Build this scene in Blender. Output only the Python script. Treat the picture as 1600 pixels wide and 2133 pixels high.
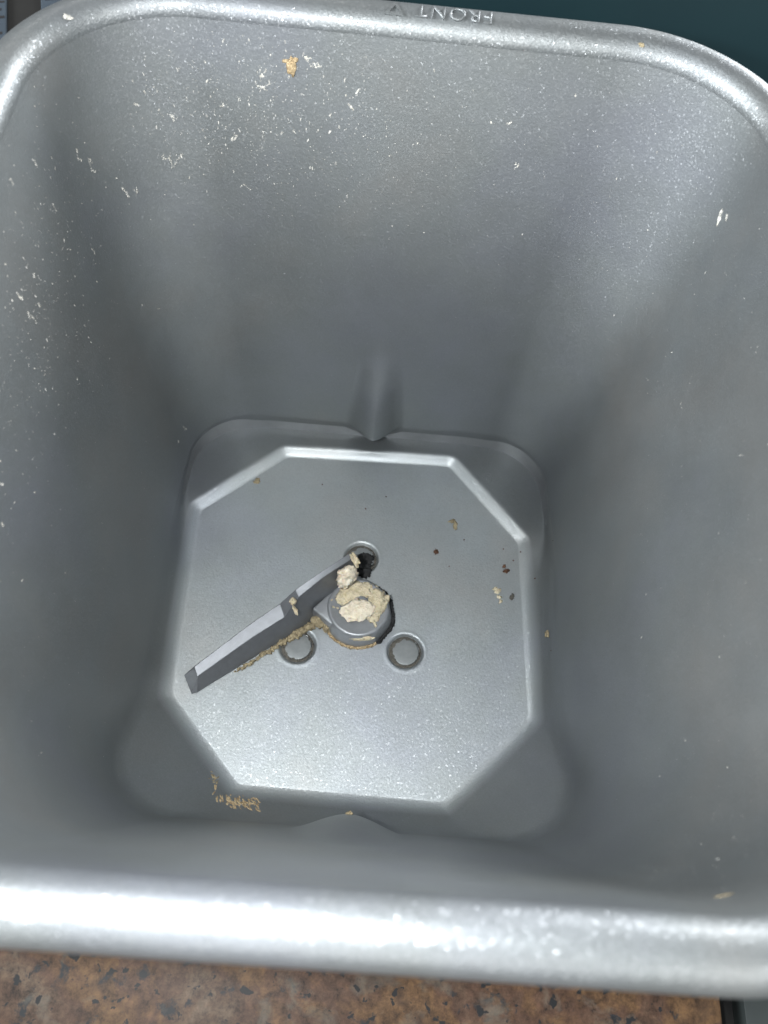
import bpy, bmesh, math, random
import numpy as np
from mathutils import Vector, Matrix, noise
from mathutils.bvhtree import BVHTree

for o in list(bpy.data.objects):
    bpy.data.objects.remove(o)
SC = bpy.context.scene
COL = SC.collection
S = 0.0012                      # metres per scene unit (the pan opening is about 15 x 17 cm)

# ------------------------------------------------------------------ camera, world, lamps
cam_d = bpy.data.cameras.new('camera')
cam = bpy.data.objects.new('camera', cam_d)
COL.objects.link(cam)
CAM = Vector((-1.79, -77.65, 192.75))
cam.location = CAM * S
cam.rotation_euler = (0.499638, -0.0667198, 0.0600297)
cam_d.sensor_fit = 'HORIZONTAL'
cam_d.sensor_width = 36.0
cam_d.lens = 36.0 * 1763.03 / 1600.0
cam_d.clip_start = 0.002
cam_d.clip_end = 50
cam_d.dof.use_dof = True
cam_d.dof.focus_distance = 180 * S
cam_d.dof.aperture_fstop = 26.0
SC.camera = cam

world = bpy.data.worlds.new('World')
SC.world = world
world.use_nodes = True
world.node_tree.nodes['Background'].inputs[0].default_value = (0.90, 0.96, 1.0, 1)
world.node_tree.nodes['Background'].inputs[1].default_value = 0.18

def area(name, loc, target, size, power, color=(1, 1, 1)):
    d = bpy.data.lights.new(name, 'AREA')
    d.shape = 'DISK'
    d.size = size * S
    d.energy = power
    d.color = color
    o = bpy.data.objects.new(name, d)
    COL.objects.link(o)
    o.location = Vector(loc) * S
    o.rotation_euler = (Vector(target) - Vector(loc)).to_track_quat('-Z', 'Y').to_euler()
    return o

# the phone's flash, a little to the left of the lens
FL = Vector((-28, -77, 194))
area('phone_flash', FL, FL + Vector((6, 70, -170)), 8, 0.57, (0.97, 0.99, 1.0))
# the kitchen's lamp over the far side, and four unseen fill lights, added
# low round the worktop to brighten only the upper walls
area('ceiling_lamp', (-380, 900, 1150), (0, 0, 0), 300, 2.6, (1.0, 0.98, 0.95))
area('fill_left', (-1200, -300, 750), (0, 0, 60), 600, 48, (0.95, 0.98, 1.0))
area('fill_behind', (0, -1350, 630), (0, 0, 60), 800, 12, (1.0, 1.0, 0.98))
area('fill_right', (900, -900, 750), (0, 0, 60), 700, 15, (1.0, 1.0, 0.98))
area('fill_far_right', (855, 1065, 570), (0, 0, 60), 500, 36, (0.96, 0.98, 1.0))

SC.view_settings.view_transform = 'Standard'
SC.view_settings.look = 'None'
SC.view_settings.exposure = 0.0
SC.view_settings.gamma = 1.0

# ------------------------------------------------------------------ materials
def new_mat(name):
    m = bpy.data.materials.new(name)
    m.use_nodes = True
    nt = m.node_tree
    b = nt.nodes['Principled BSDF']
    return m, nt, b

def N(nt, t, **kw):
    n = nt.nodes.new(t)
    for k, v in kw.items():
        if k in n.inputs.keys():
            n.inputs[k].default_value = v
        else:
            setattr(n, k, v)
    return n

def ramp(nt, stops, interp='LINEAR'):
    r = nt.nodes.new('ShaderNodeValToRGB')
    r.color_ramp.interpolation = interp
    e = r.color_ramp.elements
    while len(e) < len(stops):
        e.new(0.5)
    for i, (p, c) in enumerate(stops):
        e[i].position = p
        e[i].color = c if len(c) == 4 else (*c, 1)
    return r

def coated_metal(name, base, rough, flake_scale=3300, flake_tilt=0.6, flake_amt=0.32, grain=0.10, metallic=0.95, spark=0.5, plate_tone=None):
    """silver flake non-stick coating: rough metal, small flakes that each tilt their own way"""
    m, nt, b = new_mat(name)
    L = nt.links
    tc = N(nt, 'ShaderNodeTexCoord')
    geo = N(nt, 'ShaderNodeNewGeometry')
    vor = N(nt, 'ShaderNodeTexVoronoi', Scale=flake_scale)
    L.new(tc.outputs['Object'], vor.inputs['Vector'])
    sub = N(nt, 'ShaderNodeVectorMath', operation='SUBTRACT')
    L.new(vor.outputs['Color'], sub.inputs[0]); sub.inputs[1].default_value = (0.5, 0.5, 0.5)
    sc_ = N(nt, 'ShaderNodeVectorMath', operation='SCALE'); sc_.inputs['Scale'].default_value = flake_tilt
    L.new(sub.outputs[0], sc_.inputs[0])
    add = N(nt, 'ShaderNodeVectorMath', operation='ADD')
    L.new(geo.outputs['Normal'], add.inputs[0]); L.new(sc_.outputs[0], add.inputs[1])
    nrm = N(nt, 'ShaderNodeVectorMath', operation='NORMALIZE'); L.new(add.outputs[0], nrm.inputs[0])
    # base
    b.inputs['Metallic'].default_value = metallic
    b.inputs['Coat Weight'].default_value = 0.5
    b.inputs['Coat Roughness'].default_value = 0.34
    n1 = N(nt, 'ShaderNodeTexNoise', Scale=55.0, Detail=5.0, Roughness=0.6)
    L.new(tc.outputs['Object'], n1.inputs['Vector'])
    cr = ramp(nt, [(0.3, tuple(c * 0.94 for c in base)), (0.7, tuple(min(1, c * 1.06) for c in base))])
    L.new(n1.outputs['Fac'], cr.inputs[0])
    n3 = N(nt, 'ShaderNodeTexNoise', Scale=16.0, Detail=4.0, Roughness=0.6); L.new(tc.outputs['Object'], n3.inputs['Vector'])
    tint = ramp(nt, [(0.30, (1.03, 1.0, 0.95)), (0.5, (0.97, 1.0, 0.99)), (0.70, (0.97, 0.99, 1.06))])
    L.new(n3.outputs['Fac'], tint.inputs[0])
    tm = N(nt, 'ShaderNodeMix', data_type='RGBA', blend_type='MULTIPLY'); tm.inputs[0].default_value = 1.0
    L.new(cr.outputs[0], tm.inputs[6]); L.new(tint.outputs[0], tm.inputs[7])
    if plate_tone:
        wa = N(nt, 'ShaderNodeAttribute', attribute_name='plate_tone')
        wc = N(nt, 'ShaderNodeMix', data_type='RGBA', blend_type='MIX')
        wg = N(nt, 'ShaderNodeVectorMath', operation='SCALE'); wg.inputs['Scale'].default_value = plate_tone
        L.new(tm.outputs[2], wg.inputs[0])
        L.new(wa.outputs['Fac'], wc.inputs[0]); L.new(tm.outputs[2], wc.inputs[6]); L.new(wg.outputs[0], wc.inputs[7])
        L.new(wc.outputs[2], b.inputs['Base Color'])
    else:
        L.new(tm.outputs[2], b.inputs['Base Color'])
    rr = N(nt, 'ShaderNodeMapRange'); rr.inputs[3].default_value = rough - 0.03; rr.inputs[4].default_value = rough + 0.04
    L.new(n1.outputs['Fac'], rr.inputs[0])
    if plate_tone:
        wr = N(nt, 'ShaderNodeMath', operation='MULTIPLY_ADD'); wr.inputs[1].default_value = -0.05
        L.new(wa.outputs['Fac'], wr.inputs[0]); L.new(rr.outputs[0], wr.inputs[2]); L.new(wr.outputs[0], b.inputs['Roughness'])
    else:
        L.new(rr.outputs[0], b.inputs['Roughness'])
    n2 = N(nt, 'ShaderNodeTexNoise', Scale=1500.0, Detail=3.0, Roughness=0.65)
    L.new(tc.outputs['Object'], n2.inputs['Vector'])
    bp = N(nt, 'ShaderNodeBump', Strength=grain, Distance=0.0004)
    L.new(n2.outputs['Fac'], bp.inputs['Height']); L.new(bp.outputs[0], b.inputs['Normal'])
    # flakes
    gl = N(nt, 'ShaderNodeBsdfAnisotropic'); gl.inputs['Roughness'].default_value = 0.36
    gl.inputs['Color'].default_value = (base[0] * 1.35, base[1] * 1.35, base[2] * 1.35, 1)
    L.new(nrm.outputs[0], gl.inputs['Normal'])
    vor2 = N(nt, 'ShaderNodeTexVoronoi', Scale=flake_scale); L.new(tc.outputs['Object'], vor2.inputs['Vector'])
    sep = N(nt, 'ShaderNodeSeparateColor'); L.new(vor2.outputs['Color'], sep.inputs[0])
    gt = N(nt, 'ShaderNodeMath', operation='GREATER_THAN'); gt.inputs[1].default_value = 0.45
    L.new(sep.outputs[2], gt.inputs[0])
    mu = N(nt, 'ShaderNodeMath', operation='MULTIPLY'); mu.inputs[1].default_value = flake_amt
    L.new(gt.outputs[0], mu.inputs[0])
    if plate_tone:
        wf = N(nt, 'ShaderNodeMath', operation='MULTIPLY_ADD'); wf.inputs[1].default_value = 0.09; wf.inputs[2].default_value = flake_amt
        L.new(wa.outputs['Fac'], wf.inputs[0]); L.new(wf.outputs[0], mu.inputs[1])
    # a few bigger flakes that catch the light
    vs = N(nt, 'ShaderNodeTexVoronoi', Scale=2100.0); L.new(tc.outputs['Object'], vs.inputs['Vector'])
    s2 = N(nt, 'ShaderNodeSeparateColor'); L.new(vs.outputs['Color'], s2.inputs[0])
    g2 = N(nt, 'ShaderNodeMath', operation='GREATER_THAN'); g2.inputs[1].default_value = 0.991
    L.new(s2.outputs[0], g2.inputs[0])
    g3 = N(nt, 'ShaderNodeMath', operation='LESS_THAN'); g3.inputs[1].default_value = 0.26
    L.new(vs.outputs['Distance'], g3.inputs[0])
    g4 = N(nt, 'ShaderNodeMath', operation='MULTIPLY'); L.new(g2.outputs[0], g4.inputs[0]); L.new(g3.outputs[0], g4.inputs[1])
    g5 = N(nt, 'ShaderNodeMath', operation='MULTIPLY'); g5.inputs[1].default_value = spark; L.new(g4.outputs[0], g5.inputs[0])
    su = N(nt, 'ShaderNodeVectorMath', operation='SUBTRACT'); L.new(vs.outputs['Color'], su.inputs[0]); su.inputs[1].default_value = (0.97, 0.5, 0.5)
    sv = N(nt, 'ShaderNodeVectorMath', operation='SCALE'); sv.inputs['Scale'].default_value = 1.1; L.new(su.outputs[0], sv.inputs[0])
    sa = N(nt, 'ShaderNodeVectorMath', operation='ADD'); L.new(geo.outputs['Normal'], sa.inputs[0]); L.new(sv.outputs[0], sa.inputs[1])
    sn = N(nt, 'ShaderNodeVectorMath', operation='NORMALIZE'); L.new(sa.outputs[0], sn.inputs[0])
    gs = N(nt, 'ShaderNodeBsdfAnisotropic'); gs.inputs['Roughness'].default_value = 0.42
    gs.inputs['Color'].default_value = (0.7, 0.72, 0.74, 1); L.new(sn.outputs[0], gs.inputs['Normal'])
    mixs = N(nt, 'ShaderNodeMixShader')
    mix = N(nt, 'ShaderNodeMixShader')
    L.new(mu.outputs[0], mix.inputs[0]); L.new(b.outputs[0], mix.inputs[1]); L.new(gl.outputs[0], mix.inputs[2])
    L.new(g5.outputs[0], mixs.inputs[0]); L.new(mix.outputs[0], mixs.inputs[1]); L.new(gs.outputs[0], mixs.inputs[2])
    L.new(mixs.outputs[0], nt.nodes['Material Output'].inputs['Surface'])
    return m

def plain(name, c0, c1, rough=0.6, scale=300, metallic=0.0, bump=0.3, dist=0.0003, detail=5, sub=0.0, spec=0.5):
    m, nt, b = new_mat(name)
    L = nt.links
    tc = N(nt, 'ShaderNodeTexCoord')
    n1 = N(nt, 'ShaderNodeTexNoise', Scale=scale, Detail=detail, Roughness=0.6)
    L.new(tc.outputs['Object'], n1.inputs['Vector'])
    cr = ramp(nt, [(0.32, c0), (0.68, c1)])
    L.new(n1.outputs['Fac'], cr.inputs[0]); L.new(cr.outputs[0], b.inputs['Base Color'])
    b.inputs['Roughness'].default_value = rough
    b.inputs['Metallic'].default_value = metallic
    b.inputs['Specular IOR Level'].default_value = spec
    if sub:
        b.inputs['Subsurface Weight'].default_value = sub
        b.inputs['Subsurface Radius'].default_value = (0.001, 0.0006, 0.0003)
    if bump:
        bp = N(nt, 'ShaderNodeBump', Strength=bump, Distance=dist)
        L.new(n1.outputs['Fac'], bp.inputs['Height']); L.new(bp.outputs[0], b.inputs['Normal'])
    return m

M_PAN = coated_metal('silver_nonstick', (0.224, 0.234, 0.241), 0.60, flake_amt=0.10, spark=0.16, flake_tilt=0.6, metallic=0.92, grain=0.16, plate_tone=1.92)
M_RIM = coated_metal('silver_nonstick_rim', (0.236, 0.247, 0.255), 0.56, flake_amt=0.22, grain=0.3, spark=0.34, metallic=0.85)
M_OUT = plain('brushed_outer_metal', (0.28, 0.29, 0.30), (0.34, 0.35, 0.36), 0.45, 120, 0.9, 0.05)
M_RIVET = plain('rivet_metal', (0.22, 0.235, 0.24), (0.26, 0.275, 0.275), 0.6, 900, 0.7, 0.08)
M_BLADE = plain('dark_blade_coating', (0.17, 0.178, 0.19), (0.195, 0.205, 0.218), 0.5, 500, 0.7, 0.12)
M_HUB = plain('hub_coating', (0.26, 0.272, 0.285), (0.30, 0.312, 0.325), 0.45, 500, 0.6, 0.10)
M_DOUGH = plain('dried_dough', (0.44, 0.38, 0.25), (0.66, 0.58, 0.42), 0.75, 700, 0, 0.8, 0.0008, sub=0.15)
M_PALE = plain('pale_dough', (0.60, 0.51, 0.38), (0.85, 0.78, 0.64), 0.7, 900, 0, 0.9, 0.0008, sub=0.15)
M_CRUST = plain('tan_crust', (0.17, 0.135, 0.08), (0.38, 0.32, 0.20), 0.85, 900, 0, 0.9, 0.0006)
M_GOLD = plain('baked_crust', (0.24, 0.165, 0.085), (0.48, 0.38, 0.23), 0.85, 900, 0, 0.9, 0.0006)
M_BURNT = plain('burnt_crumb', (0.05, 0.022, 0.012), (0.13, 0.06, 0.03), 0.85, 900, 0, 0.9, 0.0006)
M_DIRT = plain('grey_brown_grime', (0.045, 0.043, 0.038), (0.13, 0.12, 0.10), 0.9, 1200, 0, 0.9, 0.0005)
M_BLACK = plain('shadow_black', (0.006, 0.007, 0.008), (0.02, 0.02, 0.02), 0.9, 900, 0, 0.5)  # colour of the modelled shadows beside the hub and arm tip
M_FLOUR = plain('flour_speck', (0.55, 0.53, 0.46), (0.75, 0.74, 0.70), 0.85, 600, 0, 0.3)
def film(m, amt=0.45):
    nt = m.node_tree; L = nt.links
    tc = N(nt, 'ShaderNodeTexCoord')
    n = N(nt, 'ShaderNodeTexNoise', Scale=900.0, Detail=3.0); L.new(tc.outputs['Object'], n.inputs['Vector'])
    r = ramp(nt, [(0.35, (0.1,) * 3), (0.65, (amt * 2,) * 3)]); L.new(n.outputs['Fac'], r.inputs[0])
    tr = N(nt, 'ShaderNodeBsdfTransparent'); mx = N(nt, 'ShaderNodeMixShader')
    L.new(r.outputs[0], mx.inputs[0]); L.new(nt.nodes['Principled BSDF'].outputs[0], mx.inputs[1]); L.new(tr.outputs[0], mx.inputs[2])
    L.new(mx.outputs[0], nt.nodes['Material Output'].inputs['Surface'])
film(M_FLOUR, 0.42)
M_TEAL = plain('dark_teal_plastic', (0.002, 0.019, 0.025), (0.003, 0.022, 0.028), 0.5, 30, 0, 0.05)
M_TEAL2 = plain('light_teal_plastic', (0.02, 0.13, 0.13), (0.03, 0.16, 0.16), 0.5, 30, 0, 0.05)
M_PAPER = plain('blue_grey_paper', (0.036, 0.052, 0.07), (0.042, 0.06, 0.08), 0.8, 60, 0, 0.1)
M_INK = plain('black_ink', (0.01, 0.01, 0.012), (0.02, 0.02, 0.022), 0.7, 60, 0, 0.0)
M_GAP = plain('black_sealant', (0.006, 0.006, 0.006), (0.012, 0.012, 0.011), 0.6, 60, 0, 0.1)
M_BOARD = plain('dark_green_grey_glass', (0.010, 0.015, 0.015), (0.014, 0.02, 0.02), 0.7, 60, 0, 0.05)

def granite():
    m, nt, b = new_mat('brown_granite')
    L = nt.links
    tc = N(nt, 'ShaderNodeTexCoord')
    def noise_(scale, detail=6, rough=0.65, dist=0.0, off=(0, 0, 0)):
        mp = N(nt, 'ShaderNodeMapping'); mp.inputs['Location'].default_value = off
        L.new(tc.outputs['Object'], mp.inputs['Vector'])
        n = N(nt, 'ShaderNodeTexNoise', Scale=scale, Detail=detail, Roughness=rough, Distortion=dist)
        L.new(mp.outputs[0], n.inputs['Vector']); return n
    big = noise_(42, 6, 0.65, 0.5)
    c1 = ramp(nt, [(0.30, (0.135, 0.112, 0.09)), (0.42, (0.095, 0.064, 0.045)), (0.50, (0.078, 0.045, 0.031)), (0.58, (0.12, 0.072, 0.036)), (0.70, (0.055, 0.035, 0.025))])
    L.new(big.outputs['Fac'], c1.inputs[0])
    mid = noise_(300, 8, 0.8, 0.2, (3, 1, 0))
    c2 = ramp(nt, [(0.34, (0.08, 0.07, 0.055)), (0.46, (0.5, 0.45, 0.4)), (0.58, (0.8, 0.75, 0.68)), (0.72, (1.25, 1.15, 1.0))])
    L.new(mid.outputs['Fac'], c2.inputs[0])
    mx = N(nt, 'ShaderNodeMix', data_type='RGBA', blend_type='MULTIPLY'); mx.inputs[0].default_value = 1.0
    L.new(c1.outputs[0], mx.inputs[6]); L.new(c2.outputs[0], mx.inputs[7])
    blk = noise_(190, 5, 0.65, 0.4, (7, 2, 1))
    c3 = ramp(nt, [(0.58, (0, 0, 0)), (0.65, (1, 1, 1))])
    L.new(blk.outputs['Fac'], c3.inputs[0])
    mx2 = N(nt, 'ShaderNodeMix', data_type='RGBA')
    L.new(c3.outputs[0], mx2.inputs[0]); L.new(mx.outputs[2], mx2.inputs[6]); mx2.inputs[7].default_value = (0.012, 0.014, 0.016, 1)
    gr = noise_(90, 5, 0.6, 0.3, (1, 9, 4))
    c4 = ramp(nt, [(0.56, (0, 0, 0)), (0.74, (0.8, 0.8, 0.8))])
    L.new(gr.outputs['Fac'], c4.inputs[0])
    mx3 = N(nt, 'ShaderNodeMix', data_type='RGBA')
    L.new(c4.outputs[0], mx3.inputs[0]); L.new(mx2.outputs[2], mx3.inputs[6]); mx3.inputs[7].default_value = (0.095, 0.088, 0.072, 1)
    fl = noise_(330, 3, 0.5, 0.2, (2, 8, 3))
    c5 = ramp(nt, [(0.625, (0, 0, 0)), (0.655, (1, 1, 1))])
    L.new(fl.outputs['Fac'], c5.inputs[0])
    mx4 = N(nt, 'ShaderNodeMix', data_type='RGBA')
    L.new(c5.outputs[0], mx4.inputs[0]); L.new(mx3.outputs[2], mx4.inputs[6]); mx4.inputs[7].default_value = (0.008, 0.009, 0.010, 1)
    L.new(mx4.outputs[2], b.inputs['Base Color'])
    b.inputs['Roughness'].default_value = 0.5
    b.inputs['Specular IOR Level'].default_value = 0.3
    return m
M_GRANITE = granite()

# ------------------------------------------------------------------ helpers
def link(name, verts, faces, mat, parent=None, smooth=True):
    me = bpy.data.meshes.new(name)
    me.from_pydata([tuple(Vector(v) * S) for v in verts], [], faces)
    me.update()
    if smooth:
        me.polygons.foreach_set('use_smooth', [True] * len(me.polygons))
    me.materials.append(mat)
    o = bpy.data.objects.new(name, me)
    COL.objects.link(o)
    if parent:
        o.parent = parent
    return o

def link_bm(name, bm, mat, parent=None, smooth=True):
    for v in bm.verts:
        v.co *= S
    me = bpy.data.meshes.new(name)
    bm.normal_update()
    bm.to_mesh(me); bm.free()
    if smooth:
        me.polygons.foreach_set('use_smooth', [True] * len(me.polygons))
    me.materials.append(mat)
    o = bpy.data.objects.new(name, me)
    COL.objects.link(o)
    if parent:
        o.parent = parent
    return o

def tag(o, label, cat, group=None, kind=None):
    o['label'] = label; o['category'] = cat
    if group: o['group'] = group
    if kind: o['kind'] = kind
    return o

def empty(name, label, cat, group=None):
    o = bpy.data.objects.new(name, None)
    o.empty_display_size = 0.01
    COL.objects.link(o)
    return tag(o, label, cat, group)

# ------------------------------------------------------------------ worktop and things behind
def slab(name, x0, x1, y0, y1, z0, z1, mat, bev=0.0, parent=None, smooth=False):
    bm = bmesh.new()
    bmesh.ops.create_cube(bm, size=1)
    for v in bm.verts:
        v.co = Vector(((x0 + x1) / 2 + v.co.x * (x1 - x0), (y0 + y1) / 2 + v.co.y * (y1 - y0), (z0 + z1) / 2 + v.co.z * (z1 - z0)))
    if bev:
        bmesh.ops.bevel(bm, geom=bm.edges[:], offset=bev, segments=4, affect='EDGES', profile=0.5)
    return link_bm(name, bm, mat, parent, smooth=bool(bev))

ZC = -5.0
top = slab('worktop', -700, 81.6, -420, 700, ZC - 24, ZC, M_GRANITE, 0.6)
top['kind'] = 'structure'
gap = slab('floor_gap', 81.6, 87.0, -420, 700, ZC - 24, ZC - 7, M_GAP)
gap.name = 'worktop_joint'; gap['kind'] = 'structure'
brd = slab('glass_panel', 87.0, 400, -420, 70, ZC - 14, ZC - 1, M_BOARD, 0.15)
tag(brd, 'dark grey-green smooth panel beyond the black joint beside the granite', 'panel')

# teal box behind the pan
tb = empty('storage_box', 'dark teal plastic box standing behind the FRONT side of the pan rim', 'box')
slab('box_body', -46, 330, 150, 330, ZC, 78, M_TEAL, 5, tb)
slab('lid', -50, 334, 146, 334, 78.3, 88, M_TEAL, 2.5, tb)
slab('latch', -21, -10.5, 146.6, 150.4, 54, 74, M_TEAL2, 0.8, tb)

# printed carton behind the left corner
bk = empty('printed_carton', 'blue-grey printed carton with rows of short black marks behind the left rim corner', 'carton')
BKM = Matrix.Translation((-101.4, 134.4, 60)) @ Matrix.Rotation(math.radians(15.4), 4, 'Z')
def bk_slab(name, x0, x1, y0, y1, z0, z1, mat, bev=0):
    o = slab(name, x0, x1, y0, y1, z0, z1, mat, bev)
    for v in o.data.vertices:
        v.co = (BKM @ (v.co / S)) * S
    o.parent = bk
    return o
bk_slab('carton_body', -80, 42, -36, 60, -64.9, -1.2, M_GAP, 0.8)
bk_slab('flap', -80, -0.8, -36, 60, -1.1, 0, M_PAPER, 0.3)
bk_slab('flap', 7.6, 42, -36, 60, -1.1, 0, M_PAPER, 0.3)
rnd = random.Random(5)
lv, lf = [], []
for cx0, cx1 in ((-76, -1.2), (7.8, 41)):
    yy = -34
    while yy < 58:
        xx = cx0 + rnd.uniform(0, 1)
        while xx < cx1 - 1:
            x2 = min(xx + rnd.uniform(1.0, 4.0), cx1)
            if rnd.random() < 0.6:
                i = len(lv)
                hh = rnd.uniform(0.8, 1.2)
                for (a, b_) in ((xx, yy), (x2, yy), (x2, yy + hh), (xx, yy + hh)):
                    lv.append(tuple(BKM @ Vector((a, b_, 0.05))))
                lf.append((i, i + 1, i + 2, i + 3))
            xx = x2 + rnd.uniform(0.8, 5)
        yy += 3.3
link('print', lv, lf, M_INK, bk, False)

# ------------------------------------------------------------------ the bread pan
NT = 1080
TH = np.linspace(0, 2 * np.pi, NT, endpoint=False)
CX, SX = np.cos(TH), np.sin(TH)
OCT = np.array([(-22.2, 43.2), (21.7, 44.6), (40.5, 22.6), (42.3, -23.2), (22.3, -43.9), (-23.4, -43.3), (-41.4, -24.2), (-42.9, 24.4)])
def R_oct(grow=0.0):
    R = np.full(NT, 1e9)
    for i in range(8):
        a = OCT[i]; b = OCT[(i + 1) % 8]
        e = b - a; n = np.array([-e[1], e[0]]); n /= np.hypot(*n)
        if n @ a < 0: n = -n
        d = n @ a + grow
        den = n[0] * CX + n[1] * SX
        R = np.where(den > 1e-6, np.minimum(R, d / np.maximum(den, 1e-6)), R)
    return R
def R_rr(w, l, r):
    lo = np.zeros(NT); hi = np.full(NT, 200.0)
    w = np.broadcast_to(w, NT); l = np.broadcast_to(l, NT); r = np.broadcast_to(r, NT)
    for _ in range(40):
        m = (lo + hi) / 2
        qx = np.abs(m * CX) - (w - r); qy = np.abs(m * SX) - (l - r)
        d = np.hypot(np.maximum(qx, 0), np.maximum(qy, 0)) + np.minimum(np.maximum(qx, qy), 0) - r
        hi = np.where(d > 0, m, hi); lo = np.where(d > 0, lo, m)
    return (lo + hi) / 2
ZT = 100.6
RB = 3.75                        # radius of the rolled rim
WT, LT, RT = 66.2, 73.6, 28.3   # centre line of the rolled rim
def wall_whr(z):
    z = np.asarray(z, float)
    return 45.3 + 0.1715 * z, 49.7 + 0.201 * z, 13.5 + 0.1105 * z

def loops_to_mesh(loops, close_centre=False):
    """loops: list of (NT,3) arrays"""
    V = np.concatenate(loops); F = []
    for k in range(len(loops) - 1):
        a = k * NT; b = a + NT
        for i in range(NT):
            j = (i + 1) % NT
            F.append((a + i, a + j, b + j, b + i))
    V = V.tolist()
    if close_centre:
        V.append((0.0, 0.0, float(loops[0][0][2])))
        c = len(V) - 1
        for i in range(NT):
            F.append((c, (i + 1) % NT, i))
    return V, F

pan = empty('bread_pan', 'silver grey non-stick bread machine pan with rolled rim, seen into from above', 'bread pan')

RIV = [(-13.6, -9.7), (12.1, -9.0), (-0.2, 14.6)]
# floor plate
kk = np.hanning(15); kk /= kk.sum()
R0 = R_oct(-0.9)
R0 = np.convolve(np.concatenate([R0[-7:], R0, R0[:7]]), kk, 'valid')
loops = []
for t in np.linspace(0.004, 1, 150):
    R = R0 * t
    x, y = R * CX, R * SX
    z = np.zeros(NT)
    for (rx, ry) in RIV:
        d = np.hypot(x - rx, y - ry)
        u = np.clip((4.6 - d) / 0.95, 0, 1); u = u * u * (3 - 2 * u)
        z -= 0.95 * u
        v = np.exp(-((d - 4.9) / 0.4) ** 2) * 0.05
        z += v
    d = np.hypot(x, y)
    z += 0.02 * np.sin(x * 0.21 + 1) * np.sin(y * 0.17)
    z *= np.clip((1 - t) / 0.02, 0, 1) ** 0.5 if t > 0.97 else 1
    loops.append(np.stack([x, y, z], 1))
V, F = loops_to_mesh(loops, True)
floor_plate = link('floor_plate', V, F, M_PAN, pan)

# inner shell: dished corners, walls with two kneading ribs
kk = np.hanning(15); kk /= kk.sum()
def soften(R): return np.convolve(np.concatenate([R[-7:], R, R[:7]]), kk, 'valid')
Ro = soften(R_oct(0.0))
w0, l0, r0 = wall_whr(9.0)
gapd = R_rr(w0, l0, r0) - Ro
k = np.ones(9) / 9.0
gapd = np.convolve(np.concatenate([gapd[-4:], gapd, gapd[:4]]), k, 'valid')
SL = np.clip(gapd * 0.88, 2.5, 16.0)           # height where the dished floor meets the wall
FAR = np.clip((SX - 0.15) / 0.45, 0, 1)
FAR = FAR * FAR * (3 - 2 * FAR)
SL = SL * (1 - FAR) + (1.75 - 0.13 * np.clip(gapd - 1.0, 0, 30)) * FAR
k2 = np.hanning(31); k2 /= k2.sum()
SL = np.convolve(np.concatenate([SL[-15:], SL, SL[:15]]), k2, 'valid')
NEAR = np.clip((-SX - 0.1) / 0.4, 0, 1)
wb, lb, rb_ = wall_whr(SL)
Rb = R_rr(wb + 2.2 * FAR, lb + 2.4 * FAR, rb_)
def lerp(a, b, t): return a + (b - a) * t
tot = Rb - Ro
def sstep(u):
    u = np.clip(u, 0, 1)
    return u * u * (3 - 2 * u)
def h_floor(d):
    """height of the dished floor at distance d outside the octagon edge"""
    far = 1.75 * sstep((d + 0.9) / 3.4) + (SL - 1.75) * np.clip((d - 1.6) / np.maximum(tot - 1.6, 1.0), 0, 1)
    s = SL / tot
    soft = np.log1p(np.exp(np.clip(d / 0.45, -30, 200))) * 0.45
    soft0 = math.log1p(math.exp(-0.9 / 0.45)) * 0.45
    near = s * (soft - soft0) * (tot / (tot - soft0))
    near = near - 0.03 * tot * np.sin(np.pi * np.clip(d / tot, 0, 1))
    near = np.maximum(near, 0.02 * (d + 0.9))
    return FAR * far + (1 - FAR) * np.minimum(near, SL)
STR = FAR * np.clip((0.52 - np.abs(CX)) / 0.22, 0, 1)
fil = np.minimum(3.0 - 1.3 * FAR - 0.8 * NEAR - 0.5 * STR, tot * 0.45)
z3 = SL + 5.5 + 0.5 * FAR - 2.4 * NEAR - 0.6 * STR
w3, l3, r3 = wall_whr(z3)
P2 = np.stack([Rb, SL], 1)
P3 = np.stack([R_rr(w3, l3, r3), z3], 1)
prof = []
for t in np.linspace(0, 1, 30):
    d = -0.9 + (tot - fil + 0.9) * t ** 1.35
    prof.append(np.stack([R0 + (d + 0.9) * (Ro - R0 + tot) / (tot + 0.9), h_floor(d)], 1))
c2s = prof[-1]
Pm = np.stack([lerp(P2, P3, 0.15)[:, 0], lerp(P2, P3, 0.15)[:, 1]], 1)
for t in np.linspace(0, 1, 14)[1:]:
    prof.append(lerp(lerp(c2s, P2, t), lerp(P2, P3, t), t))
for t in np.linspace(0, 1, 84)[1:]:
    z = lerp(z3, ZT, t)
    w, l, r = wall_whr(z)
    R = R_rr(w, l, r)
    prof.append(np.stack([R, z], 1))
loops = []
for p in prof:
    R, z = p[:, 0].copy(), p[:, 1].copy()
    x, y = R * CX, R * SX
    # kneading ribs: triangular ridges low on the far and near walls
    for sgn, cx_, w_b, pr_, zt, z_lo, z_hi in ((1, 0.3, 8.0, 5.3, 34.0, 0.5, 7.0), (-1, 1.4, 13.0, 3.6, 50.0, 14.5, 19.0)):
        up = np.clip((zt - z) / (zt - z_hi), 0, 1)
        lowf = np.clip((z - z_lo) / (z_hi - z_lo), 0, 1)
        hw = w_b * (0.55 + 0.45 * up)
        q = np.clip(1 - np.abs(x - cx_) / hw, 0, 1)
        q = (0.7 if sgn > 0 else 0.85) * (0.5 - 0.5 * np.cos(np.pi * q)) + (0.3 if sgn > 0 else 0.15) * q ** 1.05
        up = up * up * (3 - 2 * up)
        dy = pr_ * q * up * (lowf * lowf * (3 - 2 * lowf))
        y = np.where(y * sgn > 35, y - sgn * dy, y)
    loops.append(np.stack([x, y, z], 1))
V, F = loops_to_mesh(loops)
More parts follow.
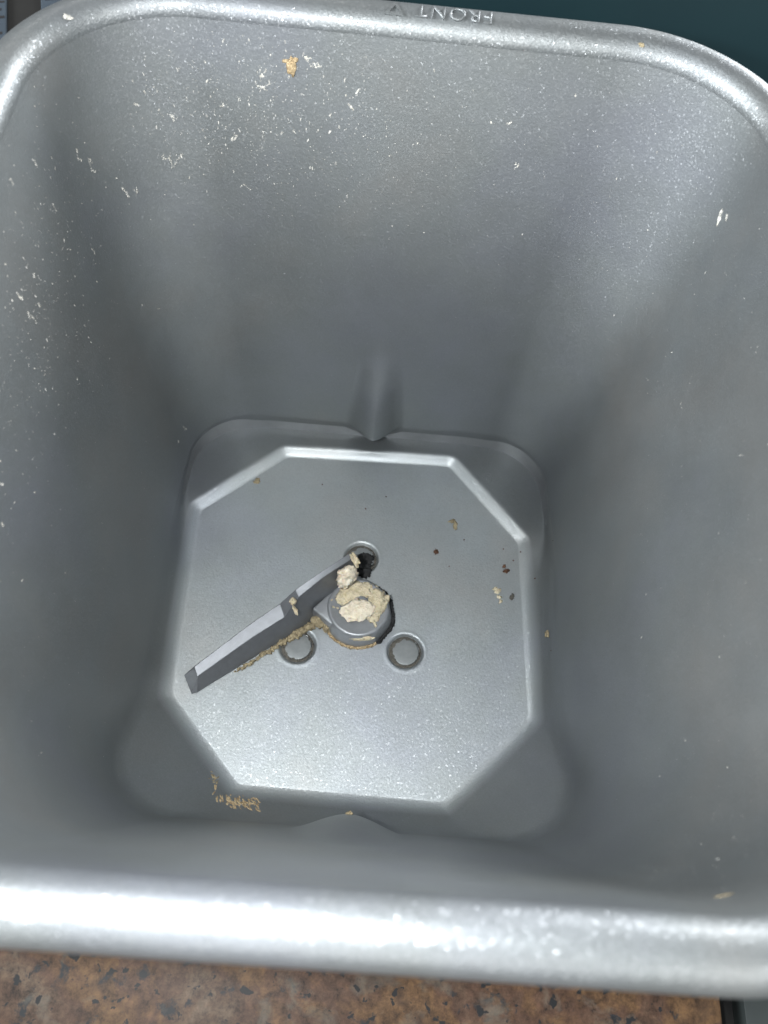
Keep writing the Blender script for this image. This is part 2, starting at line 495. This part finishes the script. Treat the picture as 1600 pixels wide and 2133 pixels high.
inner = link('inner_wall', V, [f[::-1] for f in F], M_PAN, pan)
# paler, slightly smoother floor plate; the tone fades out just outside its edge
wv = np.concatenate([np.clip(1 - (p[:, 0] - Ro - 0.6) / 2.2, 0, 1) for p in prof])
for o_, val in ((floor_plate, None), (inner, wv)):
    at = o_.data.attributes.new('plate_tone', 'FLOAT', 'POINT')
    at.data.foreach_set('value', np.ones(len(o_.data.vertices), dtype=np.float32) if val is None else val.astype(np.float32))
# make the normals look into the pan
for o in (floor_plate, inner):
    bm = bmesh.new(); bm.from_mesh(o.data)
    bm.normal_update()
    c = sum(1 for f in list(bm.faces)[::997] if f.normal.dot(Vector((0, 0, 0.09)) - f.calc_center_median()) > 0)
    if c < len(list(bm.faces)[::997]) / 2:
        bmesh.ops.reverse_faces(bm, faces=bm.faces[:])
    bm.to_mesh(o.data); bm.free()

# rolled rim
loops = []
for ph in np.radians(np.linspace(180, -120, 64)):
    off = RB * math.cos(ph)
    z = ZT + RB * math.sin(ph)
    R = R_rr(WT + off, LT + off, RT + off)
    loops.append(np.stack([R * CX, R * SX, np.full(NT, z)], 1))
V, F = loops_to_mesh(loops)
rim = link('rim', V, F, M_RIM, pan)
# outer wall and foot
loops = []
for (z, off) in [(98.5, 1.3), (80, 1.3), (60, 1.3), (40, 1.3), (20, 1.3), (6, 1.3), (-1, 0.6), (-4.0, -0.5), (-4.96, -2.5), (-4.96, -12)]:
    w, l, r = wall_whr(min(max(z, 0), 91 if z < 95 else 99))
    R = R_rr(w + off, l + off, r + off)
    loops.append(np.stack([R * CX, R * SX, np.full(NT, float(z))], 1))
V, F = loops_to_mesh(loops)
link('outer_wall', V, F, M_OUT, pan)

# ------------------------------------------------------------------ FRONT mark raised on the rim
def rim_text():
    cu = bpy.data.curves.new('lettering', 'FONT')
    cu.body = 'FRONT'
    cu.size = 3.9
    cu.space_character = 1.16
    cu.offset = -0.012
    cu.align_x = 'LEFT'
    t = bpy.data.objects.new('lettering_source', cu)
    COL.objects.link(t)
    dg = bpy.context.evaluated_depsgraph_get(); dg.update()
    me = bpy.data.meshes.new_from_object(t.evaluated_get(dg))
    bpy.data.objects.remove(t)
    bm = bmesh.new(); bm.from_mesh(me)
    xs = [v.co.x for v in bm.verts]; w = max(xs)
    # triangle outline after the word, pointing down (towards the outside of the pan)
    tx = w + 1.9
    th = 2.8
    outer = [(tx, th), (tx + 3.4, th), (tx + 1.7, -0.1)]
    innr = [(tx + 0.85, th - 0.55), (tx + 2.55, th - 0.55), (tx + 1.7, 1.0)]
    vo = [bm.verts.new((a, b, 0)) for a, b in outer]; vi = [bm.verts.new((a, b, 0)) for a, b in innr]
    for i in range(3):
        j = (i + 1) % 3
        bm.faces.new((vo[i], vo[j], vi[j], vi[i]))
    for i in range(-2, 12):
        yv = i * 0.33
        bmesh.ops.bisect_plane(bm, geom=bm.verts[:] + bm.edges[:] + bm.faces[:], plane_co=(0, yv, 0), plane_no=(0, 1, 0))
    bmesh.ops.remove_doubles(bm, verts=bm.verts[:], dist=1e-4)
    for f in bm.faces:
        f.normal_update()
        if f.normal.z < 0: f.normal_flip()
    ext = bmesh.ops.extrude_face_region(bm, geom=bm.faces[:])
    for g in ext['geom']:
        if isinstance(g, bmesh.types.BMVert): g.co.z = 1.0
    # wrap: word runs towards -x, foot of the letters points outwards (+y)
    x_start = 14.6
    for v in bm.verts:
        s, tt, hgt = v.co
        x = x_start - s
        ang = math.radians(85 + tt / 2.85 * 41)   # 90 deg = top of the bead
        rr = RB - 0.05 + 0.45 * hgt
        v.co = Vector((x, LT + rr * math.cos(ang), ZT + rr * math.sin(ang)))
    bmesh.ops.recalc_face_normals(bm, faces=bm.faces[:])
    return link_bm('lettering', bm, M_RIM, pan, smooth=False)
rim_text()

# ------------------------------------------------------------------ rivets
def rivet(x, y, seed):
    bm = bmesh.new()
    n = 56
    rings = [(3.35, -0.96), (3.35, -0.50), (3.22, -0.36), (3.0, -0.30), (1.5, -0.27)]
    rs = random.Random(seed)
    vs = []
    for (r, z) in rings:
        vs.append([bm.verts.new((x + r * math.cos(2 * math.pi * i / n), y + r * math.sin(2 * math.pi * i / n), z)) for i in range(n)])
    for a, b in zip(vs[:-1], vs[1:]):
        for i in range(n):
            bm.faces.new((a[i], a[(i + 1) % n], b[(i + 1) % n], b[i]))
    bm.faces.new(vs[-1])
    rv = link_bm('rivet', bm, M_RIVET, pan)
    # grime packed in the ring round it, ragged on the inside
    bm = bmesh.new(); vs = []
    n = 90
    for q, (r, z) in enumerate([(3.2, -0.285), (3.4, -0.25), (3.65, -0.55), (3.9, -0.75), (4.1, -0.9)]):
        ring = []
        for i in range(n):
            a = 2 * math.pi * i / n
            jag = 0.0
            if q == 0:
                jag = 0.55 * noise.noise(Vector((math.cos(a) * 3 + seed, math.sin(a) * 3, 0))) + 0.12 * rs.uniform(-1, 1)
                jag += 0.35 * math.sin(a + 2.2)
            rr = r + jag
            zz = z + 0.10 * noise.noise(Vector((math.cos(a) * 6 + seed, math.sin(a) * 6, q)))
            ring.append(bm.verts.new((x + rr * math.cos(a), y + rr * math.sin(a), zz)))
        vs.append(ring)
    for a, b in zip(vs[:-1], vs[1:]):
        for i in range(n):
            bm.faces.new((a[i], b[i], b[(i + 1) % n], a[(i + 1) % n]))
    link_bm('grime_ring', bm, M_DIRT, rv)
for i, (x, y) in enumerate(RIV):
    rivet(x, y, i * 7 + 3)

# ------------------------------------------------------------------ kneading paddle
pad = empty('kneading_paddle', 'dark grey kneading paddle caked with dough, on the shaft in the pan floor', 'kneading paddle')
# hub
bm = bmesh.new(); n = 72; vs = []
def hub_r(a, r):
    # flattened on the right side
    d = r
    for na, k_ in ((math.radians(12), 0.985), (math.radians(-35), 0.98), (math.radians(58), 0.97)):
        c = math.cos(a - na)
        if c > 0.5: d = min(d, r * k_ / c * 0.985)
    return d
HX, HY = 0.1, -0.7
for (r, z) in [(8.2, 0.02), (8.3, 0.4), (8.2, 1.0), (8.0, 2.2), (7.75, 3.6), (7.55, 4.4), (7.3, 4.9), (6.95, 5.15), (6.55, 5.1), (6.3, 5.02), (3, 5.0)]:
    vs.append([bm.verts.new((HX + hub_r(2 * math.pi * i / n, r) * math.cos(2 * math.pi * i / n), HY + hub_r(2 * math.pi * i / n, r) * math.sin(2 * math.pi * i / n), z)) for i in range(n)])
for a, b in zip(vs[:-1], vs[1:]):
    for i in range(n):
        bm.faces.new((a[i], a[(i + 1) % n], b[(i + 1) % n], b[i]))
bm.faces.new(vs[-1])
hub = link_bm('hub', bm, M_HUB, pad)
# drive shaft end in the middle of the hub
bm = bmesh.new(); vs = []; n = 40
for (r, z) in [(2.6, 4.9), (2.6, 5.4), (2.3, 5.6), (1.2, 5.65)]:
    vs.append([bm.verts.new((HX + r * math.cos(2 * math.pi * i / n), HY + 0.3 + r * math.sin(2 * math.pi * i / n), z)) for i in range(n)])
for a, b in zip(vs[:-1], vs[1:]):
    for i in range(n):
        bm.faces.new((a[i], a[(i + 1) % n], b[(i + 1) % n], b[i]))
bm.faces.new(vs[-1])
link_bm('shaft_end', bm, M_HUB, pad)

# arm: stations (far top, near top, near base, far base)
ST = [
    ((-36.23, -18.04, 4.0), (-35.23, -20.07, 3.3), (-35.2, -23.1, 0.3), (-36.7, -17.52, 0.25)),
    ((-25.02, -7.23, 4.9), (-23.78, -9.83, 4.2), (-22.8, -13.1, 0.3), (-25.49, -6.71, 0.25)),
    ((-18.4, -2.01, 6.6), (-17.14, -5.18, 5.9), (-15.8, -7.6, 0.3), (-18.87, -1.49, 0.25)),
    ((-14.94, 0.11, 10.5), (-13.98, -1.4, 9.8), (-11.6, -3.9, 0.3), (-15.41, 0.63, 0.25)),
    ((-9.2, 4.2, 13), (-8.43, 3.21, 12.3), (-6.0, 1.9, 0.3), (-9.67, 4.72, 0.25)),
    ((-2.9, 9.6, 13), (-2.0, 8.74, 12.3), (-0.6, 6.6, 0.3), (-3.37, 10.12, 0.25))]
E0 = ST[0]
ST = [(tuple(Vector(E0[0]) + Vector((-0.2, -0.2, -0.5))), tuple(Vector(E0[1]) + Vector((-0.2, -0.2, -0.5))), tuple(Vector(E0[2]) + Vector((-1.2, -0.4, 0))), tuple(Vector(E0[3]) + Vector((-2.2, -1.6, 0))))] + ST
def loft(name, st, mat, bev=0.55):
    bm = bmesh.new(); rows = []
    for row in st:
        rows.append([bm.verts.new(p) for p in row])
    m_ = len(st[0])
    for a, b in zip(rows[:-1], rows[1:]):
        for i in range(m_):
            j = (i + 1) % m_
            bm.faces.new((a[i], a[j], b[j], b[i]))
    bm.faces.new(rows[0][::-1]); bm.faces.new(rows[-1])
    bmesh.ops.recalc_face_normals(bm, faces=bm.faces[:])
    if bev:
        es = [e for e in bm.edges if e.calc_face_angle(0) > 0.35]
        bmesh.ops.bevel(bm, geom=es, offset=bev, segments=3, affect='EDGES', profile=0.5, clamp_overlap=True)
    o = link_bm(name, bm, mat, pad)
    return o
arm = loft('arm', ST, M_BLADE)
try:
    arm.data.shade_smooth()
    md = arm.modifiers.new('wn', 'WEIGHTED_NORMAL')
except Exception:
    pass

# web that joins the arm to the hub
fp = [(-11.2, -1.9), (-8.4, -4.0), (-6.6, -5.4), (-4.0, -6.0), (-1.5, 5.6), (-4.2, 6.4), (-7.0, 3.0)]
bm = bmesh.new()
lo = [bm.verts.new((a, b_, 0.2)) for a, b_ in fp]; hi = [bm.verts.new((a * 0.97, b_ * 0.97, 4.6)) for a, b_ in fp]
for i in range(len(fp)):
    j = (i + 1) % len(fp)
    bm.faces.new((lo[i], lo[j], hi[j], hi[i]))
bm.faces.new(hi)
bmesh.ops.recalc_face_normals(bm, faces=bm.faces[:])
bmesh.ops.bevel(bm, geom=[e for e in bm.edges if e.calc_face_angle(0) > 0.2], offset=0.5, segments=3, affect='EDGES', profile=0.5, clamp_overlap=True)
link_bm('web', bm, M_HUB, pad)

# ------------------------------------------------------------------ dough, crumbs, specks
bms = bmesh.new()
for o in (floor_plate, inner, rim):
    bms.from_mesh(o.data)
BVH = BVHTree.FromBMesh(bms); bms.free()
def snap(p):
    loc, nor, idx, d = BVH.find_nearest(Vector(p) * S)
    loc = loc / S
    if nor.dot(Vector((0, 0, 60)) - loc) < 0 and loc.z < 96: nor = -nor
    return loc, nor

def lump_bm(bm, c, size, seed, nrm=Vector((0, 0, 1)), spin=0.0, sub=3, rough=0.32, freq=1.0):
    """an irregular lump (sizes: half extents) sitting along nrm at c"""
    q = nrm.to_track_quat('Z', 'Y').to_matrix().to_4x4() @ Matrix.Rotation(spin, 4, 'Z')
    r = bmesh.ops.create_icosphere(bm, subdivisions=sub, radius=1.0)
    off = Vector((seed * 1.37, seed * 0.71, seed * 2.1))
    for v in r['verts']:
        p = v.co.copy()
        k_ = 1 + rough * 1.3 * noise.noise(p * 1.4 * freq + off) + rough * 0.7 * noise.noise(p * 3.7 * freq + off) + rough * 0.45 * noise.noise(p * 8 * freq + off) + rough * 0.25 * noise.noise(p * 18 * freq + off)
        p = Vector((p.x * size[0], p.y * size[1], max(p.z, -0.25) * size[2])) * k_
        v.co = (q @ p) + Vector(c)

def lump(name, label, cat, c, size, mat, seed, spin=0.0, rough=0.32, group=None, nrm=Vector((0, 0, 1)), sub=4, extra=()):
    bm = bmesh.new()
    lump_bm(bm, c, size, seed, nrm, spin, sub, rough)
    for i, (c2, s2, sp) in enumerate(extra):
        lump_bm(bm, c2, s2, seed + 11 * (i + 1), nrm, sp, sub, rough)
    o = link_bm(name, bm, mat)
    return tag(o, label, cat, group)

lump('dough_lump', 'pale round dough lump covering the middle of the hub', 'dough', (0.0, -1.5, 5.5), (3.7, 2.8, 0.6), M_PALE, 3, 0.3, 0.26)
lump('dough_lump', 'yellowish dough smear on the hub between the pale lump and the arm', 'dough', (-1.6, 2.9, 5.2), (4.0, 2.6, 0.5), M_DOUGH, 8, 0.5, 0.28,
     extra=(((0.7, 3.7, 5.2), (2.6, 1.7, 0.5), 0.2), ((-3.4, 1.2, 5.1), (1.9, 1.5, 0.4), 0.9)))
lump('dough_lump', 'yellowish dough patch on the right edge of the hub', 'dough', (4.6, 0.4, 5.1), (2.3, 3.7, 0.4), M_DOUGH, 15, -0.1, 0.34,
     extra=(((3.8, -2.8, 5.05), (1.5, 1.5, 0.45), 0.4),))
lump('dough_lump', 'cream dough lump stuck on the tall end of the arm above the hub', 'dough', (-3.2, 4.6, 10.9), (2.6, 1.8, 2.3), M_PALE, 21, 0.7, 0.4,
     extra=(((-3.6, 3.9, 8.2), (1.6, 1.1, 1.8), 0.3),))
lump('dough_lump', 'small cream dough crumb on the topmost tip of the arm by the upper rivet', 'dough', (-1.7, 7.8, 12.7), (0.75, 1.7, 0.9), M_DOUGH, 30, 0.5, 0.35)
lump('dough_lump', 'small forked dough crumb on the bend halfway along the arm', 'dough', (-15.1, -3.2, 11.4), (0.75, 0.85, 0.5), M_DOUGH, 33, 0.4, 0.45,
     extra=(((-14.5, -4.6, 9.6), (0.4, 1.1, 0.5), 0.5),))
lump('dough_lump', 'tan dough blob in the crook between the arm and the hub', 'dough', (-9.0, -3.0, 1.0), (2.0, 1.7, 1.7), M_CRUST, 37, 0.4, 0.35,
     extra=(((-7.2, -4.6, 0.8), (1.0, 1.6, 1.3), 0.5),))
lump('dough_smear', 'thin greyish dough smear on the lower side of the hub', 'dough', (1.8, -8.1, 3.9), (2.8, 0.6, 0.3), M_DOUGH, 41, 0.12, 0.4, nrm=Vector((0.05, -0.95, 0.3)).normalized())
# crust along the lower edge of the arm
bm = bmesh.new(); rs = random.Random(4)
for i in range(46):
    t = i / 45.0
    bx, by = lerp(-27.5, -11.2, t), lerp(-16.9, -3.9, t)
    k_ = 0.35 + 0.9 * t + rs.uniform(-0.15, 0.35)
    lump_bm(bm, (bx + 0.25 + rs.uniform(-.2, .35), by - 0.35 - rs.uniform(-.1, .35), 0.25), (0.75 * k_, 0.55 * k_, 0.6 * k_ + 0.2), i * 3 + 1, spin=rs.uniform(0, 3), sub=2, rough=0.5)
o = link_bm('crust_strip', bm, M_CRUST); tag(o, 'ragged tan crust strip dried along the lower edge of the paddle arm', 'crust')
# brown crust round the foot of the hub
bm = bmesh.new()
for i in range(64):
    a = math.radians(lerp(196, 318, i / 63.0))
    lump_bm(bm, (HX + 8.45 * math.cos(a), HY + 8.45 * math.sin(a), 0.15), (0.55, 0.38 + 0.15 * rs.random(), 0.35 + 0.25 * rs.random()), i * 5 + 2, spin=a + 1.57, sub=1, rough=0.5)
o = link_bm('crust_arc', bm, M_GOLD); tag(o, 'thin brown crust arc round the lower foot of the hub', 'crust')

# shadow put in as black lumps: along the right foot of the hub and beside the upper rivet
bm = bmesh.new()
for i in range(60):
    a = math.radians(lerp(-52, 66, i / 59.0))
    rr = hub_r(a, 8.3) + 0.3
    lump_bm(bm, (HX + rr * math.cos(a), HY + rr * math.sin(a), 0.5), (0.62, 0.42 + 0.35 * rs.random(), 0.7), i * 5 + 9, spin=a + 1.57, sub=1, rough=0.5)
o = link_bm('painted_shadow', bm, M_BLACK); tag(o, 'thin black painted shadow along the right foot of the hub', 'burnt crust')  # black lumps standing in for shadow, no crust
lump('painted_shadow', 'jagged black painted shadow between the tip of the arm and the upper rivet', 'burnt crust', (0.6, 12.6, 0.2), (1.5, 2.6, 0.7), M_BLACK, 52, 0.15, 0.55,  # black lump standing in for shadow, no crust
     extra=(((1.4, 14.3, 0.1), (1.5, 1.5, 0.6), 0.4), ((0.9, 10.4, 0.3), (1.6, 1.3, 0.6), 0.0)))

rs = random.Random(12); bm = bmesh.new()
for i in range(46):
    a = rs.uniform(-0.9, 3.4); rr = rs.uniform(2.5, 7.0); s_ = rs.uniform(0.12, 0.42)
    lump_bm(bm, (HX + rr * math.cos(a), HY + rr * math.sin(a), 5.1 if rr < 6.6 else 4.9), (s_ * rs.uniform(0.8, 2.2), s_, s_ * 0.5), i + 70, spin=rs.uniform(0, 3), sub=1, rough=0.5)
o = link_bm('dough_crumbs', bm, M_DOUGH); o['kind'] = 'stuff'; o['label'] = 'fine dough crumbs scattered over the top of the hub'



def crumb(label, p, size, mat, seed, cat='crumb', spin=0.0, rough=0.6, extra=()):
    loc, nor = snap(p)
    bm = bmesh.new()
    lump_bm(bm, loc, size, seed, nor, spin, 3, rough)
    for i, (q, s2, sp) in enumerate(extra):
        l2, n2 = snap(q)
        lump_bm(bm, l2, s2, seed + 5 + i, n2, sp, 2, rough)
    o = link_bm('crumb', bm, mat)
    return tag(o, label, cat)
crumb('golden tan crumb stuck high on the far wall below the triangle mark', (-21.2, 68.6, 93.9), (0.75, 1.5, 0.3), M_GOLD, 1, extra=(((-20.5, 68.6, 95.3), (0.6, 0.45, 0.2), 0.3), ((-22.1, 68.5, 95.0), (0.7, 0.4, 0.2), 0.1), ((-20.9, 68.6, 92.6), (0.35, 0.5, 0.2), 0.1)))
crumb('white dough scrap alone on the upper right wall', (59.4, 48.4, 86.7), (0.4, 1.3, 0.2), M_FLOUR, 2, spin=0.5, extra=(((59.9, 46.9, 88.0), (0.25, 0.7, 0.15), 0.9),))
crumb('small dark brown crumb on the floor plate right of the upper rivet', (18.6, 18.0, 0), (0.5, 0.75, 0.45), M_BURNT, 3)
crumb('forked dark brown crumb near the right edge of the floor plate', (36.6, 14.3, 0), (0.55, 0.7, 0.5), M_BURNT, 4, extra=(((36.1, 15.6, 0), (0.4, 0.6, 0.4), 0.4),))
crumb('olive brown crumb near the right edge of the floor plate, below the forked brown one', (38.0, 7.4, 0), (0.85, 0.5, 0.4), M_DIRT, 5)
crumb('cream crumb on the floor plate left of the olive brown one', (34.1, 8.8, 0), (0.7, 1.0, 0.4), M_DOUGH, 6, extra=(((34.8, 7.1, 0), (0.45, 0.6, 0.3), 0.4), ((35.1, 5.9, 0), (0.6, 0.35, 0.25), 0.2)))
crumb('flat tan crumb on the upper right of the floor plate', (23.4, 26.4, 0), (1.3, 0.55, 0.2), M_CRUST, 7, extra=(((22.4, 27.3, 0), (0.5, 0.8, 0.2), 0.6),))
crumb('tan crumb beside the upper left edge of the floor plate', (-29.0, 34.3, 0), (0.9, 0.7, 0.25), M_CRUST, 8, spin=0.6)
crumb('tan crumb at the foot of the right wall', (45.4, -3.5, 4.7), (0.8, 0.8, 0.3), M_CRUST, 9)
crumb('pinkish tan crumb stuck on top of the near kneading ridge', (1.2, -50.6, 20.0), (0.6, 0.6, 0.6), M_CRUST, 10)
crumb('pale crumb on the outer left corner of the far rim', (-57.8, 61.5, 104.0), (0.7, 0.4, 0.35), M_FLOUR, 12, spin=0.6)
crumb('pale pinkish speck on top of the far rim, right of the word FRONT', (41.4, 70.4, 103.7), (0.5, 0.35, 0.3), M_CRUST, 13)
crumb('flat brown streak high on the near wall at the lower right', (43.2, -67.1, 90.5), (0.9, 0.18, 0.15), M_CRUST, 14)
# scratchy golden crust stain at the near left foot of the wall
def flakes_on(name, n, fn, mat, seed, zfac=0.3):
    """n thin, ragged flakes; fn(rs) -> (point, length, width, spin)"""
    rs = random.Random(seed); V = []; F = []
    for i in range(n):
        r = fn(rs)
        if r is None: continue
        p, ln_, wd, sp = r
        loc, nor = snap(p)
        up = Vector((0, 0, 1)) - nor * nor.z
        if up.length < 0.25: up = Vector((0, 1, 0)) - nor * nor.y
        up.normalize(); sd = nor.cross(up)
        ca, sa_ = math.cos(sp), math.sin(sp)
        a = up * ca + sd * sa_; b_ = sd * ca - up * sa_
        k = rs.choice((5, 6, 7)); i0 = len(V)
        h = min(wd, 0.35) * zfac + 0.03
        for j in range(k):
            t = 2 * math.pi * j / k
            q = rs.uniform(0.55, 1.15)
            V.append(loc + a * (math.cos(t) * ln_ * q) + b_ * (math.sin(t) * wd * q) + nor * 0.01)
        V.append(loc + nor * (0.01 + h) + a * rs.uniform(-.3, .3) * ln_)
        for j in range(k):
            F.append((i0 + j, i0 + (j + 1) % k, i0 + k))
    o = link(name, V, F, mat, None, True)
    return o
def stain(rs):
    x = rs.gauss(-21.8, 3.0); y = -46.6 + rs.gauss(0, 1.5) - 0.15 * (x + 22)
    if not -28.5 < x < -17.5: return None
    return (x, y, 3.2), rs.uniform(0.35, 1.0), rs.uniform(0.1, 0.3), rs.uniform(0.2, 1.1)
o = flakes_on('crust_stain', 130, stain, M_GOLD, 61)
tag(o, 'scratchy golden brown crust stain on the near left corner below the floor plate', 'stain')
def stain2(rs):
    return (rs.gauss(-27.9, 0.8), rs.gauss(-42.2, 0.8), 2.0), rs.uniform(0.3, 0.6), rs.uniform(0.1, 0.22), rs.uniform(-1, 1)
o = flakes_on('crust_stain', 18, stain2, M_CRUST, 62)
tag(o, 'small faint tan stain just above the golden one, near the floor plate edge', 'stain')

def wall_pt(rs, x, z, far=True):
    w, l, r = wall_whr(z)
    return (x, float(l) if far else -float(l), z)
def mark(rs):
    """dried flour: thick on the left of the far wall, on the left wall, thin elsewhere"""
    u = rs.random()
    small = rs.random() < 0.9
    ln_ = rs.uniform(0.07, 0.16) if small else rs.uniform(0.16, 0.55)
    wd = rs.uniform(0.06, 0.12) if small else rs.uniform(0.08, 0.2)
    sp = rs.gauss(0.15, 0.35)
    if u < 0.36:
        x = rs.gauss(-26, 15); z = rs.gauss(85, 8.0)
        if x < -56 or z > 99 or z < 55: return None
        return wall_pt(rs, x, z), ln_, wd, sp
    if u < 0.62:
        y = rs.gauss(20, 20); z = rs.gauss(82, 12)
        if z > 99 or y > 66: return None
        w, l, r = wall_whr(z)
        return (-float(w), y, z), ln_ * 1.1, wd, sp + rs.gauss(0, 0.3)
    if u < 0.72:
        z = rs.uniform(60, 98)
        return wall_pt(rs, rs.uniform(-50, 60), z), ln_ * 0.8, wd * 0.8, sp
    if u < 0.80:
        w, l, r = wall_whr(80)
        return (float(w), rs.uniform(-60, 62), rs.uniform(45, 97)), ln_ * 0.8, wd * 0.8, sp
    if u < 0.86:
        return (rs.uniform(10, 60), -66, rs.uniform(60, 92)), ln_ * 0.8, wd * 0.8, sp
    if u < 0.92:
        return (-50, rs.uniform(-50, 55), rs.uniform(12, 75)), ln_ * 0.9, wd * 0.8, sp
    a = rs.uniform(0, 6.28)
    return (math.cos(a) * 60, math.sin(a) * 66, rs.uniform(20, 98)), ln_ * 0.8, wd * 0.7, sp
o = flakes_on('flour_specks', 2500, mark, M_FLOUR, 77, 0.25)
o['kind'] = 'stuff'; o['label'] = 'fine white dried flour specks spattered over the inside walls'
# branching dried smears, a few joined strokes each
rs = random.Random(9)
def smear(cx, cy, cz, n, spread, seed):
    r2 = random.Random(seed); pts = [Vector((cx, cy, cz))]
    st = []
    for i in range(n):
        b0 = r2.choice(pts)
        q = b0 + Vector((r2.uniform(-1, 1) * spread, r2.uniform(-.4, .4) * spread, r2.uniform(-1, 1) * spread))
        pts.append(q)
        for j in range(5):
            st.append(b0.lerp(q, j / 5.0))
    return st
strokes = []
for k_, (a, b_, c, n, s) in enumerate([(-44.4, 65.2, 83.8, 6, 1.2), (-45.3, 62.8, 75.2, 6, 1.6), (-43.0, 64.0, 76.0, 3, 1.4), (-52.8, 55.9, 71.3, 5, 1.3), (-51, 57, 71.5, 4, 1.2), (-58.4, 50.6, 84, 4, 1.8),
        (-56.5, 52.0, 82, 4, 1.6), (-30.9, 63.7, 70.2, 3, 1.4), (-60.5, 39.0, 92, 3, 1.0), (-59.4, 37.7, 84.6, 3, 0.9), (-59.6, 15.9, 85.7, 5, 1.3), (-58.8, 15.1, 81, 5, 1.6), (-58.6, 19, 80, 5, 1.2),
        (-61.0, 30.3, 95, 3, 1.3), (-57.7, -13.3, 74.1, 4, 1.2), (-57.2, -18.9, 71, 3, 0.9), (-18.3, 69.0, 96.0, 6, 1.1), (-16.5, 69, 95, 4, 1.2), (-25.4, 67.8, 90.6, 7, 1.5), (-27, 67, 92, 5, 1.3), (-9.4, 67.2, 87.3, 4, 1.0),
        (-8.8, 67, 91, 3, 0.8), (-32.4, 65.6, 79.5, 4, 1.4), (-35, 65, 86, 3, 1.0), (20.6, 67.2, 87.5, 3, 0.8), (23.5, 65.7, 80.2, 3, 0.8), (-59, 42, 70, 3, 1.0), (-48, 60, 88, 3, 1.0), (-47.5, 35.5, 14, 4, 1.2), (-46.8, 40, 14, 4, 1.4)]):
    strokes += smear(a, b_, c, n, s, k_)
it = iter(strokes)
def sm(rs):
    p = next(it)
    return tuple(p + Vector((rs.gauss(0, .08), rs.gauss(0, .08), rs.gauss(0, .08)))), rs.uniform(0.12, 0.30), rs.uniform(0.06, 0.13), rs.uniform(-1.2, 1.2)
o = flakes_on('flour_smears', len(strokes), sm, M_FLOUR, 78, 0.3)
o['kind'] = 'stuff'; o['label'] = 'branching dried dough smears on the far and left walls'
def dark(rs):
    p = rs.choice([(25.8, 22.2, 0), (-0.1, 28.9, 0), (22.1, 14.3, 0), (46.7, -19.5, 8.6), (40.5, 20, 0), (38.5, 17.5, 0), (47, 20, 8), (43.5, 12, 2), (5, 33, 0), (-12, 35, 0), (22, 25, 0), (45, -8, 6), (36, 20.5, 0)])
    return p, 0.26, 0.22, 0
o = flakes_on('dark_specks', 22, dark, M_BURNT, 80)
o['kind'] = 'stuff'; o['label'] = 'tiny dark brown specks on the right of the floor plate'


bpy.context.view_layer.update()
SC.cycles.use_denoising = True
SC.cycles.max_bounces = 8
SC.cycles.glossy_bounces = 5
SC.cycles.sample_clamp_indirect = 4.0
